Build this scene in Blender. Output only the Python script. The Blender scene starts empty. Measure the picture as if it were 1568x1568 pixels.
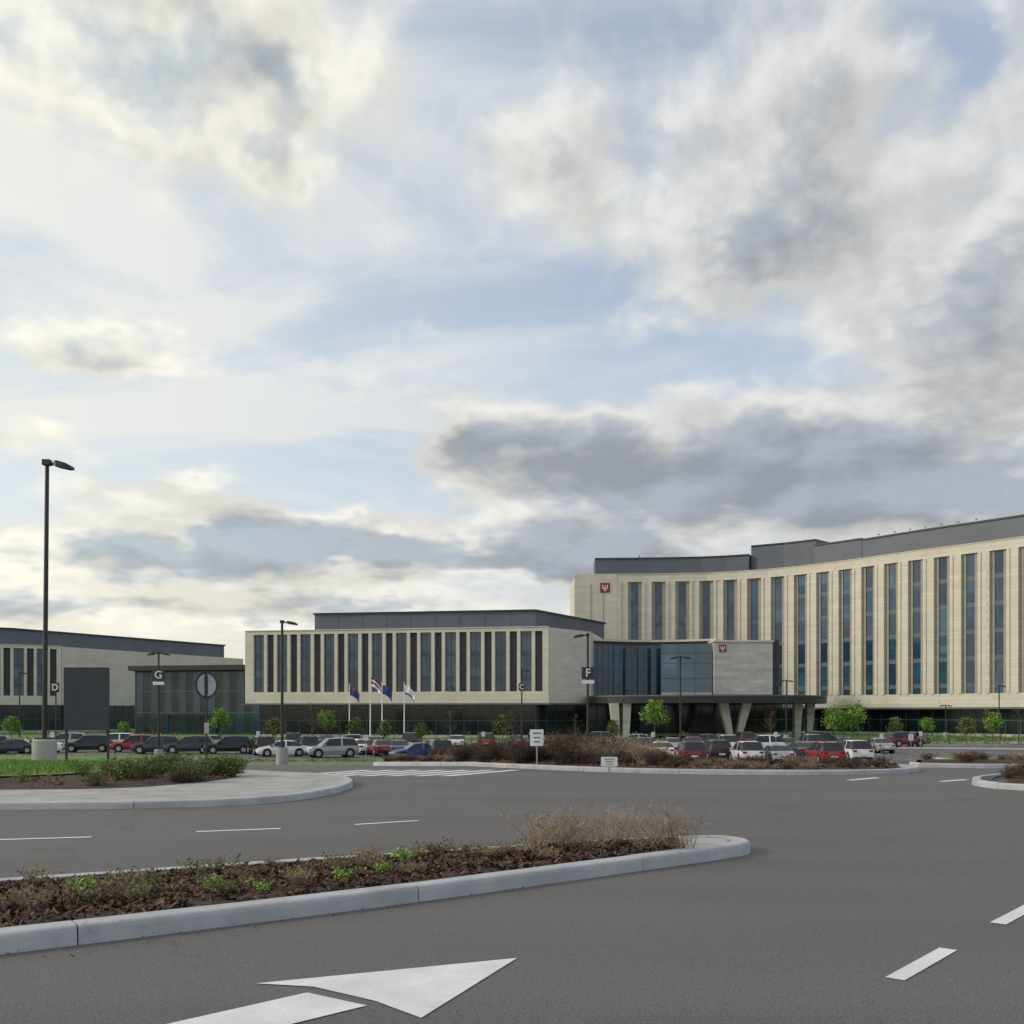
import bpy, math, random
import numpy as np
from mathutils import Vector, noise as mnoise
random.seed(7); rng=np.random.default_rng(7)
scene=bpy.context.scene
EYE=1.8; HOR=1090.0; F=1568.0
def gp(px,py,z=0.0):
    D=(EYE-z)*F/(py-HOR); return ((px-784)/F*D, D)
def X(px,D): return (px-784)/F*D
def zg(y):
    t=min(max((y-34)/44.0,0),1); return -2.2*t
LOT=-2.2
# ---------------------------------------------------------------- materials
def nodes_of(name):
    m=bpy.data.materials.new(name); m.use_nodes=True
    nt=m.node_tree; b=nt.nodes['Principled BSDF']; return m,nt,b
def N(nt,t,**k):
    n=nt.nodes.new(t)
    for a,v in k.items(): setattr(n,a,v)
    return n
def mixc(nt,fac,a,b,bt='MIX'):
    n=N(nt,'ShaderNodeMix',data_type='RGBA',blend_type=bt)
    for i,v in ((0,fac),(6,a),(7,b)):
        if hasattr(v,'is_output'): nt.links.new(v,n.inputs[i])
        elif i==0: n.inputs[0].default_value=v
        else: n.inputs[i].default_value=(*v,1)
    return n.outputs[2]
def noisetex(nt,scale,detail=4,rough=.55,vec=None,dist=0):
    n=N(nt,'ShaderNodeTexNoise'); n.inputs['Scale'].default_value=scale; n.inputs['Detail'].default_value=detail
    n.inputs['Roughness'].default_value=rough; n.inputs['Distortion'].default_value=dist
    if vec is None:
        tc=N(nt,'ShaderNodeTexCoord'); vec=tc.outputs['Object']
    nt.links.new(vec,n.inputs['Vector']); return n.outputs['Fac']
def ramp(nt,v,a,b):
    n=N(nt,'ShaderNodeMapRange'); n.interpolation_type='SMOOTHSTEP'
    n.inputs[1].default_value=a; n.inputs[2].default_value=b; nt.links.new(v,n.inputs[0]); return n.outputs[0]
def bump(nt,b,h,strength,dist):
    n=N(nt,'ShaderNodeBump'); n.inputs['Strength'].default_value=strength; n.inputs['Distance'].default_value=dist
    nt.links.new(h,n.inputs['Height']); nt.links.new(n.outputs[0],b.inputs['Normal'])
def mat(name,c1,c2=None,rough=.7,scale=2.0,metal=0,bs=0,bscale=30,bd=.01,det=3):
    m,nt,b=nodes_of(name)
    c2=c2 or tuple(x*.8 for x in c1)
    f=ramp(nt,noisetex(nt,scale,det),.3,.7)
    nt.links.new(mixc(nt,f,c1,c2),b.inputs['Base Color'])
    b.inputs['Roughness'].default_value=rough; b.inputs['Metallic'].default_value=metal
    if bs: bump(nt,b,noisetex(nt,bscale,2),bs,bd)
    return m
def island_mat(name,cols,rough=.7):
    m,nt,b=nodes_of(name)
    g=N(nt,'ShaderNodeNewGeometry'); cr=N(nt,'ShaderNodeValToRGB')
    nt.links.new(g.outputs['Random Per Island'],cr.inputs[0])
    e=cr.color_ramp.elements
    while len(e)<len(cols): e.new(.5)
    for i,c in enumerate(cols):
        e[i].position=i/(len(cols)-1); e[i].color=(*c,1)
    nt.links.new(cr.outputs[0],b.inputs['Base Color']); b.inputs['Roughness'].default_value=rough
    return m
def mul(nt,a,k):
    n=N(nt,'ShaderNodeMath',operation='MULTIPLY'); nt.links.new(a,n.inputs[0])
    if hasattr(k,'is_output'): nt.links.new(k,n.inputs[1])
    else: n.inputs[1].default_value=k
    return n.outputs[0]
def asphalt():
    m,nt,b=nodes_of('asphalt')
    tc=N(nt,'ShaderNodeTexCoord'); ob=tc.outputs['Object']
    big=ramp(nt,noisetex(nt,.16,3,.6,ob),.3,.7)
    mp=N(nt,'ShaderNodeMapping'); nt.links.new(ob,mp.inputs[0]); mp.inputs['Rotation'].default_value=(0,0,-.68); mp.inputs['Scale'].default_value=(.07,.8,1)
    streak=ramp(nt,noisetex(nt,1.0,3,.5,mp.outputs[0]),.35,.68)
    mid=ramp(nt,noisetex(nt,11,3,.7,ob),.35,.7)
    fine=ramp(nt,noisetex(nt,60,2,.8,ob),.50,.66)
    c=mixc(nt,big,(.086,.081,.080),(.108,.104,.104))
    c=mixc(nt,mul(nt,streak,.5),c,(.134,.129,.127))
    c=mixc(nt,mul(nt,mid,.25),c,(.066,.065,.068))
    c=mixc(nt,mul(nt,fine,.62),c,(.27,.26,.25))
    dk=ramp(nt,noisetex(nt,44,1,.6,ob),.60,.70)
    c=mixc(nt,mul(nt,dk,.65),c,(.034,.034,.036))
    wn=N(nt,'ShaderNodeTexNoise'); wn.inputs['Scale'].default_value=.6; wn.inputs['Detail'].default_value=3
    nt.links.new(ob,wn.inputs['Vector'])
    add=N(nt,'ShaderNodeVectorMath',operation='MULTIPLY_ADD'); nt.links.new(wn.outputs['Color'],add.inputs[0]); add.inputs[1].default_value=(2.5,2.5,0); nt.links.new(ob,add.inputs[2])
    vo=N(nt,'ShaderNodeTexVoronoi',feature='DISTANCE_TO_EDGE'); vo.inputs['Scale'].default_value=.13; nt.links.new(add.outputs[0],vo.inputs['Vector'])
    cr=ramp(nt,vo.outputs['Distance'],.004,.001)
    c=mixc(nt,mul(nt,mul(nt,cr,big),.5),c,(.045,.045,.047))
    nt.links.new(c,b.inputs['Base Color']); b.inputs['Roughness'].default_value=.78
    b.inputs['Specular IOR Level'].default_value=.4
    bump(nt,b,fine,.6,.006)
    return m
def cream(name='cream_panel',c1=(.63,.595,.515),c2=(.56,.525,.45),stain=(.45,.42,.36)):
    m,nt,b=nodes_of(name)
    tc=N(nt,'ShaderNodeTexCoord'); s=N(nt,'ShaderNodeSeparateXYZ'); nt.links.new(tc.outputs['Object'],s.inputs[0])
    a=N(nt,'ShaderNodeMath',operation='ADD'); nt.links.new(s.outputs[0],a.inputs[0]); nt.links.new(s.outputs[1],a.inputs[1])
    cb=N(nt,'ShaderNodeCombineXYZ'); nt.links.new(a.outputs[0],cb.inputs[0]); nt.links.new(s.outputs[2],cb.inputs[1])
    br=N(nt,'ShaderNodeTexBrick'); nt.links.new(cb.outputs[0],br.inputs['Vector'])
    br.inputs['Scale'].default_value=1; br.inputs['Brick Width'].default_value=2.6; br.inputs['Row Height'].default_value=.62
    br.inputs['Mortar Size'].default_value=.015; br.inputs['Color1'].default_value=(*c1,1); br.inputs['Color2'].default_value=(*c2,1)
    br.inputs['Mortar'].default_value=tuple(x*.6 for x in c1)+(1,)
    f=ramp(nt,noisetex(nt,.4,4,.6),.3,.75)
    nt.links.new(mixc(nt,mul(nt,f,.4),br.outputs[0],stain),b.inputs['Base Color']); b.inputs['Roughness'].default_value=.8
    return m
def glass(name,c1,c2,rough=.06,ior=1.6):
    m,nt,b=nodes_of(name)
    tc=N(nt,'ShaderNodeTexCoord'); sn=N(nt,'ShaderNodeVectorMath',operation='SNAP'); nt.links.new(tc.outputs['Object'],sn.inputs[0]); sn.inputs[1].default_value=(1.6,400,2.1)
    wn=N(nt,'ShaderNodeTexWhiteNoise',noise_dimensions='3D'); nt.links.new(sn.outputs[0],wn.inputs['Vector'])
    c=mixc(nt,wn.outputs['Value'],c1,c2)
    c=mixc(nt,ramp(nt,noisetex(nt,.12,2),.35,.65),c,tuple(x*.75 for x in c2))
    nt.links.new(c,b.inputs['Base Color']); b.inputs['Roughness'].default_value=rough; b.inputs['IOR'].default_value=ior
    return m
M={}
M['asphalt']=asphalt()
M['grass']=mat('grass',(.09,.19,.03),(.14,.23,.05),.95,.8,bs=.8,bscale=25,bd=.05)
M['concrete']=mat('concrete',(.38,.375,.36),(.27,.27,.265),.85,1.6,bs=.3,bscale=60,bd=.004,det=5)
def kerbmat():
    m,nt,b=nodes_of('kerb_concrete')
    f=ramp(nt,noisetex(nt,1.3,5,.65),.35,.7); g=ramp(nt,noisetex(nt,60,2,.7),.42,.65); st=ramp(nt,noisetex(nt,2.6,6,.72),.58,.74)
    c=mixc(nt,f,(.44,.45,.47),(.33,.34,.36)); c=mixc(nt,mul(nt,g,.22),c,(.25,.255,.27)); c=mixc(nt,mul(nt,st,.45),c,(.19,.18,.17))
    nt.links.new(c,b.inputs['Base Color']); b.inputs['Roughness'].default_value=.88; bump(nt,b,g,.4,.003); return m
M['kerb']=kerbmat()
M['mulch']=mat('mulch_soil',(.045,.026,.018),(.090,.050,.034),.95,14,bs=1,bscale=40,bd=.04)
def paintmat():
    m,nt,b=nodes_of('road_paint')
    w=ramp(nt,noisetex(nt,60,3,.8),.60,.68); d=ramp(nt,noisetex(nt,1.5,5,.65),.3,.75)
    c=mixc(nt,d,(.72,.72,.72),(.56,.56,.555)); c=mixc(nt,mul(nt,w,.6),c,(.25,.25,.25))
    nt.links.new(c,b.inputs['Base Color']); b.inputs['Roughness'].default_value=.7; bump(nt,b,w,.4,.003); return m
M['paint']=paintmat()
M['cream']=cream(); M['cream2']=cream('shaded_cream_panel',(.36,.335,.285),(.30,.28,.24),(.25,.23,.2))  # second one: cream with recess shadow painted in as darker beige
M['stone']=cream('grey_stone',(.56,.545,.50),(.40,.39,.36),(.33,.32,.30))
M['glass']=glass('window_glass',(.045,.125,.20),(.020,.055,.095))
M['glassb']=glass('curtain_glass',(.012,.060,.105),(.007,.030,.058))
M['glassl']=glass('sky_toned_glass',(.09,.20,.29),(.05,.12,.18))  # paler base colour stands in for sky reflected in the bay
M['glassd']=glass('dark_glass',(.016,.036,.040),(.008,.018,.021),.1,1.5)
M['slot']=mat('dark_recess',(.045,.047,.050),(.03,.032,.036),.6)
M['frame']=mat('window_frame',(.08,.10,.125),(.06,.08,.1),.45)
M['grey']=mat('roof_screen_grey',(.095,.112,.142),(.078,.092,.118),.55,.2)
M['darkm']=mat('dark_bronze_metal',(.022,.020,.022),(.016,.015,.017),.45)
M['signg']=mat('sign_back_grey',(.035,.040,.055),(.028,.032,.045),.6)
M['alu']=mat('aluminium',(.42,.42,.42),(.34,.34,.34),.4,metal=.6)
M['white']=mat('white_paint',(.78,.78,.78),(.7,.7,.7),.5)
M['red']=mat('red_enamel',(.22,.02,.03),(.18,.02,.03),.4)
M['blue']=mat('blue_cloth',(.03,.06,.25),(.02,.05,.2),.8)
M['tyre']=mat('tyre_rubber',(.015,.015,.015),(.02,.02,.02),.9)
M['bark']=mat('bark',(.10,.08,.06),(.06,.05,.04),.9,8)
M['leaf']=island_mat('spring_leaf',[(.06,.12,.016),(.14,.27,.035),(.22,.34,.06)])
M['leafd']=island_mat('shrub_leaf_olive',[(.05,.065,.016),(.11,.135,.03),(.16,.19,.05)])
M['rust']=island_mat('russet_leaf',[(.03,.017,.012),(.08,.040,.027),(.13,.070,.045)])
M['tan']=island_mat('dry_leaf',[(.10,.075,.045),(.20,.15,.09),(.15,.14,.05)])
M['twig']=island_mat('twig',[(.16,.12,.085),(.30,.225,.16),(.42,.33,.24)],.85)
M['twigd']=island_mat('twig_dark',[(.03,.02,.016),(.075,.05,.038)],.85)
M['chip']=island_mat('mulch_chip',[(.030,.017,.011),(.075,.040,.026),(.16,.10,.07)],.9)
M['lime']=island_mat('lime_leaf',[(.12,.24,.03),(.22,.38,.05),(.30,.42,.10)])
M['cglass']=mat('car_glass',(.012,.016,.02),(.02,.025,.03),.08)
M['hl']=mat('head_lamp',(.6,.6,.62),(.5,.5,.5),.15)
M['tl']=mat('tail_lamp',(.30,.01,.01),(.25,.01,.01),.2)
def carpaint(n,c,metal=.2):
    m=mat(n,c,tuple(x*.9 for x in c),.28,1,metal); m.node_tree.nodes['Principled BSDF'].inputs['Coat Weight'].default_value=.6; return m
CP={'white':carpaint('paint_white',(.78,.78,.77),0),'silver':carpaint('paint_silver',(.42,.43,.44),.5),'dark':carpaint('paint_dark',(.025,.032,.048)),
'grey':carpaint('paint_grey',(.10,.11,.12),.4),'red':carpaint('paint_red',(.30,.014,.024),.1),'blue':carpaint('paint_blue',(.03,.08,.26)),'black':carpaint('paint_black',(.010,.010,.012)),'maroon':carpaint('paint_maroon',(.15,.012,.025))}
# ---------------------------------------------------------------- mesh builder
class MB:
    def __init__(s): s.v=[]; s.f=[]; s.m=[]; s.mats=[]
    def mi(s,m):
        if m not in s.mats: s.mats.append(m)
        return s.mats.index(m)
    def add(s,vs,fs,m):
        o=len(s.v); s.v+=[tuple(v) for v in vs]; k=s.mi(m)
        for f in fs: s.f.append(tuple(i+o for i in f)); s.m.append(k)
    def prism(s,poly,z0,z1,m,cap=True):
        n=len(poly)
        vs=[(p[0],p[1],z0) for p in poly]+[(p[0],p[1],z1) for p in poly]
        fs=[(i,(i+1)%n,n+(i+1)%n,n+i) for i in range(n)]
        if cap: fs+=[tuple(range(n,2*n)),tuple(range(n-1,-1,-1))]
        s.add(vs,fs,m)
    def box(s,c,sz,m,rz=0):
        cx,cy,cz=c; a,b,h=sz[0]/2,sz[1]/2,sz[2]/2; cs,sn=math.cos(rz),math.sin(rz)
        s.prism([(cx+x*cs-y*sn,cy+x*sn+y*cs) for x,y in ((-a,-b),(a,-b),(a,b),(-a,b))],cz-h,cz+h,m)
    def tube(s,p0,p1,r0,r1,m,n=8,cap=True):
        p0=Vector(p0);p1=Vector(p1);d=(p1-p0)
        if d.length<1e-6:return
        d.normalize(); a=d.orthogonal().normalized(); b=d.cross(a)
        vs=[]
        for p,r in((p0,r0),(p1,r1)):
            for i in range(n):
                t=2*math.pi*i/n; vs.append(p+a*(r*math.cos(t))+b*(r*math.sin(t)))
        fs=[(i,(i+1)%n,n+(i+1)%n,n+i) for i in range(n)]
        if cap: fs+=[tuple(range(n-1,-1,-1)),tuple(range(n,2*n))]
        s.add(vs,fs,m)
    def build(s,name,parent=None,smooth=False,loc=None,rz=0):
        me=bpy.data.meshes.new(name); me.from_pydata(s.v,[],s.f)
        for m in s.mats: me.materials.append(m)
        me.polygons.foreach_set('material_index',s.m)
        if smooth: me.polygons.foreach_set('use_smooth',[True]*len(s.f))
        me.update()
        o=bpy.data.objects.new(name,me); scene.collection.objects.link(o)
        if loc: o.location=loc
        o.rotation_euler[2]=rz
        if parent: o.parent=parent
        return o
def empty(name,loc=(0,0,0),rz=0):
    o=bpy.data.objects.new(name,None); scene.collection.objects.link(o); o.location=loc; o.rotation_euler[2]=rz; return o
def inst(name,me,loc,rz=0,sc=1):
    o=bpy.data.objects.new(name,me); scene.collection.objects.link(o); o.location=loc; o.rotation_euler[2]=rz; o.scale=(sc,sc,sc) if not isinstance(sc,tuple) else sc; return o
def catmull(pts,n=8):
    P=[Vector(p) for p in pts]; out=[]
    for i in range(len(P)-1):
        a=P[max(i-1,0)];b=P[i];c=P[i+1];d=P[min(i+2,len(P)-1)]
        for k in range(n):
            t=k/n; out.append(.5*((2*b)+(c-a)*t+(2*a-5*b+4*c-d)*t*t+(3*b-a-3*c+d)*t**3))
    out.append(P[-1]); return out
class Path:
    def __init__(s,pts,smooth=0):
        s.p=catmull(pts,smooth) if smooth else [Vector(p) for p in pts]
        s.L=[0]
        for a,b in zip(s.p,s.p[1:]): s.L.append(s.L[-1]+(b-a).length)
        s.len=s.L[-1]
    def at(s,t):
        t=min(max(t,0),s.len)
        for i in range(len(s.L)-1):
            if t<=s.L[i+1]+1e-9:
                u=(t-s.L[i])/max(s.L[i+1]-s.L[i],1e-9); d=(s.p[i+1]-s.p[i]).normalized()
                return s.p[i].lerp(s.p[i+1],u),d
        return s.p[-1],(s.p[-1]-s.p[-2]).normalized()
    def off(s,t,o):   # o>0 : to the right-hand side (outward for facades)
        e=.6; p,_=s.at(t); a,_=s.at(t-e); b,_=s.at(t+e); d=(b-a).normalized()
        return (p.x+d.y*o,p.y-d.x*o)
# ---------------------------------------------------------------- world
def build_world():
    w=bpy.data.worlds.new('World'); scene.world=w; w.use_nodes=True; nt=w.node_tree; nt.nodes.clear()
    try:
        w.cycles.sampling_method='MANUAL'; w.cycles.sample_map_resolution=128
    except Exception: pass
    def Mh(op,a,b=None,c=None):
        n=nt.nodes.new('ShaderNodeMath'); n.operation=op
        for i,v in enumerate((a,b,c)):
            if v is None: continue
            if hasattr(v,'is_output'): nt.links.new(v,n.inputs[i])
            else: n.inputs[i].default_value=v
        return n.outputs[0]
    def VM(op,a,b,c=None):
        n=nt.nodes.new('ShaderNodeVectorMath'); n.operation=op
        for i,v in enumerate((a,b,c)):
            if v is None: continue
            if hasattr(v,'is_output'): nt.links.new(v,n.inputs[i])
            else: n.inputs[i].default_value=v
        return n
    def ang(px,py):
        az=math.atan((px-784)/F); return az, math.atan((HOR-py)/F*math.cos(az))
    def ns(vec,scale,detail,rough,dist=0,out='Fac'):
        n=nt.nodes.new('ShaderNodeTexNoise'); n.noise_dimensions='2D'; nt.links.new(vec,n.inputs['Vector'])
        n.inputs['Scale'].default_value=scale; n.inputs['Detail'].default_value=detail; n.inputs['Roughness'].default_value=rough; n.inputs['Distortion'].default_value=dist
        return n.outputs[out]
    def SS(v,a,b,lo=0,hi=1):
        n=nt.nodes.new('ShaderNodeMapRange'); n.interpolation_type='SMOOTHSTEP'
        for i,x in enumerate((a,b,lo,hi)): n.inputs[i+1].default_value=x
        nt.links.new(v,n.inputs[0]); return n.outputs[0]
    tc=nt.nodes.new('ShaderNodeTexCoord'); s=nt.nodes.new('ShaderNodeSeparateXYZ'); nt.links.new(tc.outputs['Generated'],s.inputs[0])
    az=Mh('ARCTAN2',s.outputs[0],s.outputs[1]); el=Mh('ARCSINE',s.outputs[2])
    P=nt.nodes.new('ShaderNodeCombineXYZ'); nt.links.new(az,P.inputs[0]); nt.links.new(el,P.inputs[1])
    def cloudspace(dx,dy):
        y=Mh('MULTIPLY',Mh('LOGARITHM',Mh('ADD',Mh('MAXIMUM',el,0.0),.16+dy),math.e),4.4)
        c=nt.nodes.new('ShaderNodeCombineXYZ'); nt.links.new(Mh('MULTIPLY_ADD',az,5.6,dx*5.6+4.0),c.inputs[0]); nt.links.new(y,c.inputs[1]); return c.outputs[0]
    C1=cloudspace(0,0); C2=cloudspace(-.014,.02)
    warp=ns(C1,1.6,3,.6,0,'Color')
    wv=VM('MULTIPLY_ADD',VM('SUBTRACT',warp,(.5,.5,.5)).outputs[0],(.15,.07,0),P.outputs[0]).outputs[0]
    blobs=[(920,735,220,62,1.45),(720,700,90,50,.9),(1200,745,280,75,1.3),(1490,700,240,120,1.2),(1420,480,280,130,.75),(1270,360,240,120,.6),
     (200,848,280,42,1.5),(480,808,200,40,1.35),(700,850,240,42,1.2),(920,860,260,36,.9),(60,10,380,95,1.6),(120,200,230,80,.3),
     (430,255,50,60,.9),(430,115,60,50,.8),(830,265,120,90,.6),(150,548,110,28,1.15),(180,492,50,26,.9),(70,668,80,26,.8),(200,752,120,18,.6),
     (120,930,270,20,1.0),(430,925,170,22,.9),(720,930,200,18,.7),(1540,130,90,90,.7),(1120,240,200,110,.45),(980,640,200,35,.5),
     (350,650,260,75,-.8),(880,560,330,45,-.6),(330,440,260,90,-.4),(1460,80,45,80,-.7),(600,80,170,100,-.3)]
    tot=None
    for px,py,rx,ry,am in blobs:
        a,e=ang(px,py)
        v=VM('MULTIPLY_ADD',wv,(F/rx,F/ry,0),(-a*F/rx,-e*F/ry,0)).outputs[0]
        q=VM('DOT_PRODUCT',v,v).outputs['Value']
        ex=Mh('POWER',.3679,q)
        tot=Mh('MULTIPLY_ADD',ex,am,tot if tot is not None else 0.0)
    n1=ns(C1,1.0,7,.50,.1); n2=ns(C2,1.0,5,.50,.1)
    bil=Mh('ABSOLUTE',Mh('SUBTRACT',ns(C1,3.4,3,.5),.5))
    d1=Mh('SUBTRACT',Mh('MULTIPLY_ADD',Mh('SUBTRACT',n1,.5),2.7,tot),Mh('MULTIPLY',bil,1.0))
    alpha=SS(d1,-.30,.85); thick=SS(d1,.45,1.5)
    rel=Mh('MULTIPLY',Mh('SUBTRACT',n1,n2),1.9)
    rel=Mh('MAXIMUM',Mh('MINIMUM',rel,.15),-.16)
    sky=nt.nodes.new('ShaderNodeTexSky'); sky.sky_type='NISHITA'; sky.sun_disc=False
    sky.sun_elevation=SUN_EL; sky.sun_rotation=SUN_AZ; sky.air_density=1.0; sky.dust_density=1.2; sky.ozone_density=1.5
    MX=lambda f,a,b: mixc(nt,f,a,b)
    skb=VM('MULTIPLY',sky.outputs[0],(1.95,1.9,1.85)).outputs[0]
    dz=Mh('ADD',Mh('MAXIMUM',s.outputs[2],0.0),.16)
    pc=nt.nodes.new('ShaderNodeCombineXYZ'); nt.links.new(Mh('DIVIDE',s.outputs[0],dz),pc.inputs[0]); nt.links.new(Mh('DIVIDE',s.outputs[1],dz),pc.inputs[1])
    mp=nt.nodes.new('ShaderNodeMapping'); nt.links.new(pc.outputs[0],mp.inputs[0]); mp.inputs['Rotation'].default_value=(0,0,.6); mp.inputs['Scale'].default_value=(.9,1.5,1)
    vn=ns(mp.outputs[0],1.2,6,.56,.5)
    left=SS(az,.22,-.5); low=SS(el,.22,.0)
    veil=Mh('ADD',SS(vn,.34,.66,.42,.97),Mh('MULTIPLY',left,.22))
    veil=Mh('MINIMUM',veil,.98)
    base=MX(veil,skb,MX(left,(6.4,6.85,7.6),(8.4,8.5,8.15)))
    base=MX(Mh('MULTIPLY',low,.8),base,MX(left,(6.3,6.8,7.1),(9.2,8.5,6.6)))
    lit=MX(left,(7.7,7.55,7.15),(9.5,9.15,7.9))
    shade=MX(left,(3.5,3.8,4.3),(4.4,5.0,5.5))
    cc=MX(thick,lit,shade)
    sc=nt.nodes.new('ShaderNodeVectorMath'); sc.operation='SCALE'; nt.links.new(cc,sc.inputs[0]); nt.links.new(Mh('ADD',rel,1.0),sc.inputs['Scale'])
    fin=MX(Mh('MULTIPLY',alpha,.93),base,sc.outputs[0])
    bg=nt.nodes.new('ShaderNodeBackground'); nt.links.new(fin,bg.inputs[0]); bg.inputs[1].default_value=.1
    o=nt.nodes.new('ShaderNodeOutputWorld'); nt.links.new(bg.outputs[0],o.inputs[0])
SUN_EL=math.radians(25); SUN_AZ=math.radians(-96)
build_world()
sd=bpy.data.lights.new('sun','SUN'); sd.energy=2.0; sd.angle=math.radians(8); sd.color=(1,.89,.73)
so=bpy.data.objects.new('sun',sd); scene.collection.objects.link(so)
dirv=Vector((math.sin(SUN_AZ)*math.cos(SUN_EL),math.cos(SUN_AZ)*math.cos(SUN_EL),math.sin(SUN_EL)))
so.rotation_euler=dirv.to_track_quat('Z','Y').to_euler()
# ---------------------------------------------------------------- ground
ys=[-60,-20,0,10,20,30,34]+[34+44*i/11 for i in range(1,12)]+[90,110,140,200,400,900,3000]
def sheet(name,m,x0,x1,y0,y1,dz,nx=2):
    yy=sorted(set([y0]+[y for y in ys if y0<y<y1]+[y1])); b=MB(); vs=[];fs=[]
    for y in yy:
        for i in range(nx+1): vs.append((x0+(x1-x0)*i/nx,y,zg(y)+dz))
    for j in range(len(yy)-1):
        for i in range(nx):
            a=j*(nx+1)+i; fs.append((a,a+1,a+nx+2,a+nx+1))
    b.add(vs,fs,m); return b.build(name)
sheet('ground',M['grass'],-2500,2500,-60,3000,-.03)
sheet('road',M['asphalt'],-140,150,-40,141,0)
def flat(name,polys,m,dz=.006,parent=None,zf=zg):
    b=MB()
    for poly in polys:
        b.add([(p[0],p[1],zf(p[1])+dz) for p in poly],[tuple(range(len(poly)))],m)
    return b.build(name,parent)
flat('pavement',[[(-140,128),(140,128),(140,141),(-140,141)]],M['concrete'])
arrow=[[gp(392,1507),gp(480,1512),gp(575,1534),gp(645,1560),gp(792,1468)]]
arrow+= [[gp(200,1582),gp(470,1521),gp(562,1541),gp(395,1582)]]
flat('road_arrow_marking',arrow,M['paint'])
def qd(a,b,w):
    a=Vector(a);b=Vector(b);d=(b-a).normalized(); n=Vector((-d.y,d.x))*w/2
    return [a-n,b-n,b+n,a+n]
dash=[qd(gp(1370,1500),gp(1452,1454),.13),qd(gp(1528,1415),gp(1590,1382),.13),
 qd(gp(-160,1291),gp(140,1282),.11),qd(gp(300,1274),gp(430,1269),.11),qd(gp(543,1263),gp(640,1257),.11),qd(gp(-100,1228.5),gp(-40,1228),.1)]
flat('lane_marking',dash,M['paint'])
cw=[]
for i in range(7):
    x=-6.6+i*.75; cw.append([(x,28.6),(x+.4,28.6),(x+2.4,31.6),(x+2.0,31.6)])
flat('crosswalk_marking',cw,M['paint'])
flat('stop_line_marking',[qd(gp(1300,1195),gp(1345,1191),.2),qd(gp(1440,1197),gp(1480,1194),.2)],M['paint'])
pl=[]
for r in (86,101.5,117):
    for i in range(-28,30):
        x=i*2.75; pl.append([(x,r-5),(x+.1,r-5),(x+.1,r),(x,r)])
flat('parking_line_marking',pl,M['paint'])
# ---------------------------------------------------------------- kerbs, beds
def kerb(name,pts,m,h=.15,w=.2,stone=3.0,sm=8,gap=.012):
    P=Path(pts,sm); b=MB(); t=0
    prof=[(0,-.02),(.012,h-.045),(.02,h-.018),(.034,h-.006),(.055,h),(w,h),(w,-.02)]
    while t<P.len-.05:
        e=min(t+stone-gap,P.len); n=max(2,int((e-t)/.2)+1); vs=[]
        dz=random.uniform(-.004,.004)
        for i in range(n):
            u=t+(e-t)*i/(n-1)
            for o,z in prof:
                q=P.off(u,-o+.008*mnoise.noise(Vector((u*1.3,z*9,3)))); vs.append((q[0],q[1],zg(q[1])+z+dz+.005*mnoise.noise(Vector((u*1.1,o*8,0)))))
        k=len(prof); fs=[]
        for i in range(n-1):
            for j in range(k-1): fs.append((i*k+j,(i+1)*k+j,(i+1)*k+j+1,i*k+j+1))
        fs.append(tuple(range(k))); fs.append(tuple((n-1)*k+j for j in range(k-1,-1,-1)))
        b.add(vs,fs,m); t+=stone
    return b.build(name)
def ruled(name,A,B,m,nu=120,nv=14,base=.1,bulge=.12,nz=.03,fr=3.0):
    PA=Path(A,6);PB=Path(B,6); b=MB(); vs=[];fs=[]
    for i in range(nu+1):
        a,_=PA.at(PA.len*i/nu); c,_=PB.at(PB.len*i/nu)
        for j in range(nv+1):
            v=j/nv; p=a.lerp(c,v)
            z=zg(p.y)+base+bulge*math.sin(math.pi*v)**.7+nz*mnoise.noise(Vector((p.x*fr,p.y*fr,1)))*(1 if 0<j<nv else 0)
            vs.append((p.x,p.y,z))
    for i in range(nu):
        for j in range(nv):
            q=i*(nv+1)+j; fs.append((q,q+nv+1,q+nv+2,q+1))
    b.add(vs,fs,m); o=b.build(name,smooth=True)
    def samp(v=None):
        u=random.random(); v=random.random()*.92+.04 if v is None else v
        a,_=PA.at(PA.len*u); c,_=PB.at(PB.len*u); p=a.lerp(c,v)
        return p.x,p.y,zg(p.y)+base+bulge*math.sin(math.pi*v)**.7
    return o,samp
def chips(name,samp,n,size,m,lift=.0):
    b=MB(); vs=[];fs=[]
    for i in range(n):
        x,y,z=samp(); a=random.random()*6.28; l=size*random.uniform(.4,1.7); w=l*random.uniform(.15,.45)
        dx,dy=math.cos(a),math.sin(a); t=random.uniform(-.4,.4)*l; t2=random.uniform(-.5,.5)*w; z+=lift+random.uniform(0,.018)
        o=len(vs)
        for s,q in((-1,-1),(1,-1),(1,1),(-1,1)):
            vs.append((x+dx*l*s/2-dy*w*q/2,y+dy*l*s/2+dx*w*q/2,z+t*s+t2*q))
        fs.append((o,o+1,o+2,o+3))
    b.add(vs,fs,m); return b.build(name)
near=[(-16,-.6),(-8,4.65),(-3.79,7.59),(-1.25,9.41),(1.36,11.5),(2.5,12.45),(3.02,13.0),(3.02,13.5),(2.6,13.75),(1.8,13.55),(.05,12.75),(-5,10.25),(-9,8.25),(-16,4.7)]
kerb('kerb',near,M['kerb'],.155,.22,3.05)
A=[(-16,-.3),(-8,4.88),(-3.92,7.78),(-1.38,9.62),(1.25,11.72),(2.0,12.4)]
B=[(-16,4.52),(-9,8.05),(-5,10.05),(.05,12.55),(1.6,13.25),(2.15,13.38)]
_,s_near=ruled('mulch_bed',A,B,M['mulch'],260,24,.125,.045,.045,4)
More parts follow.
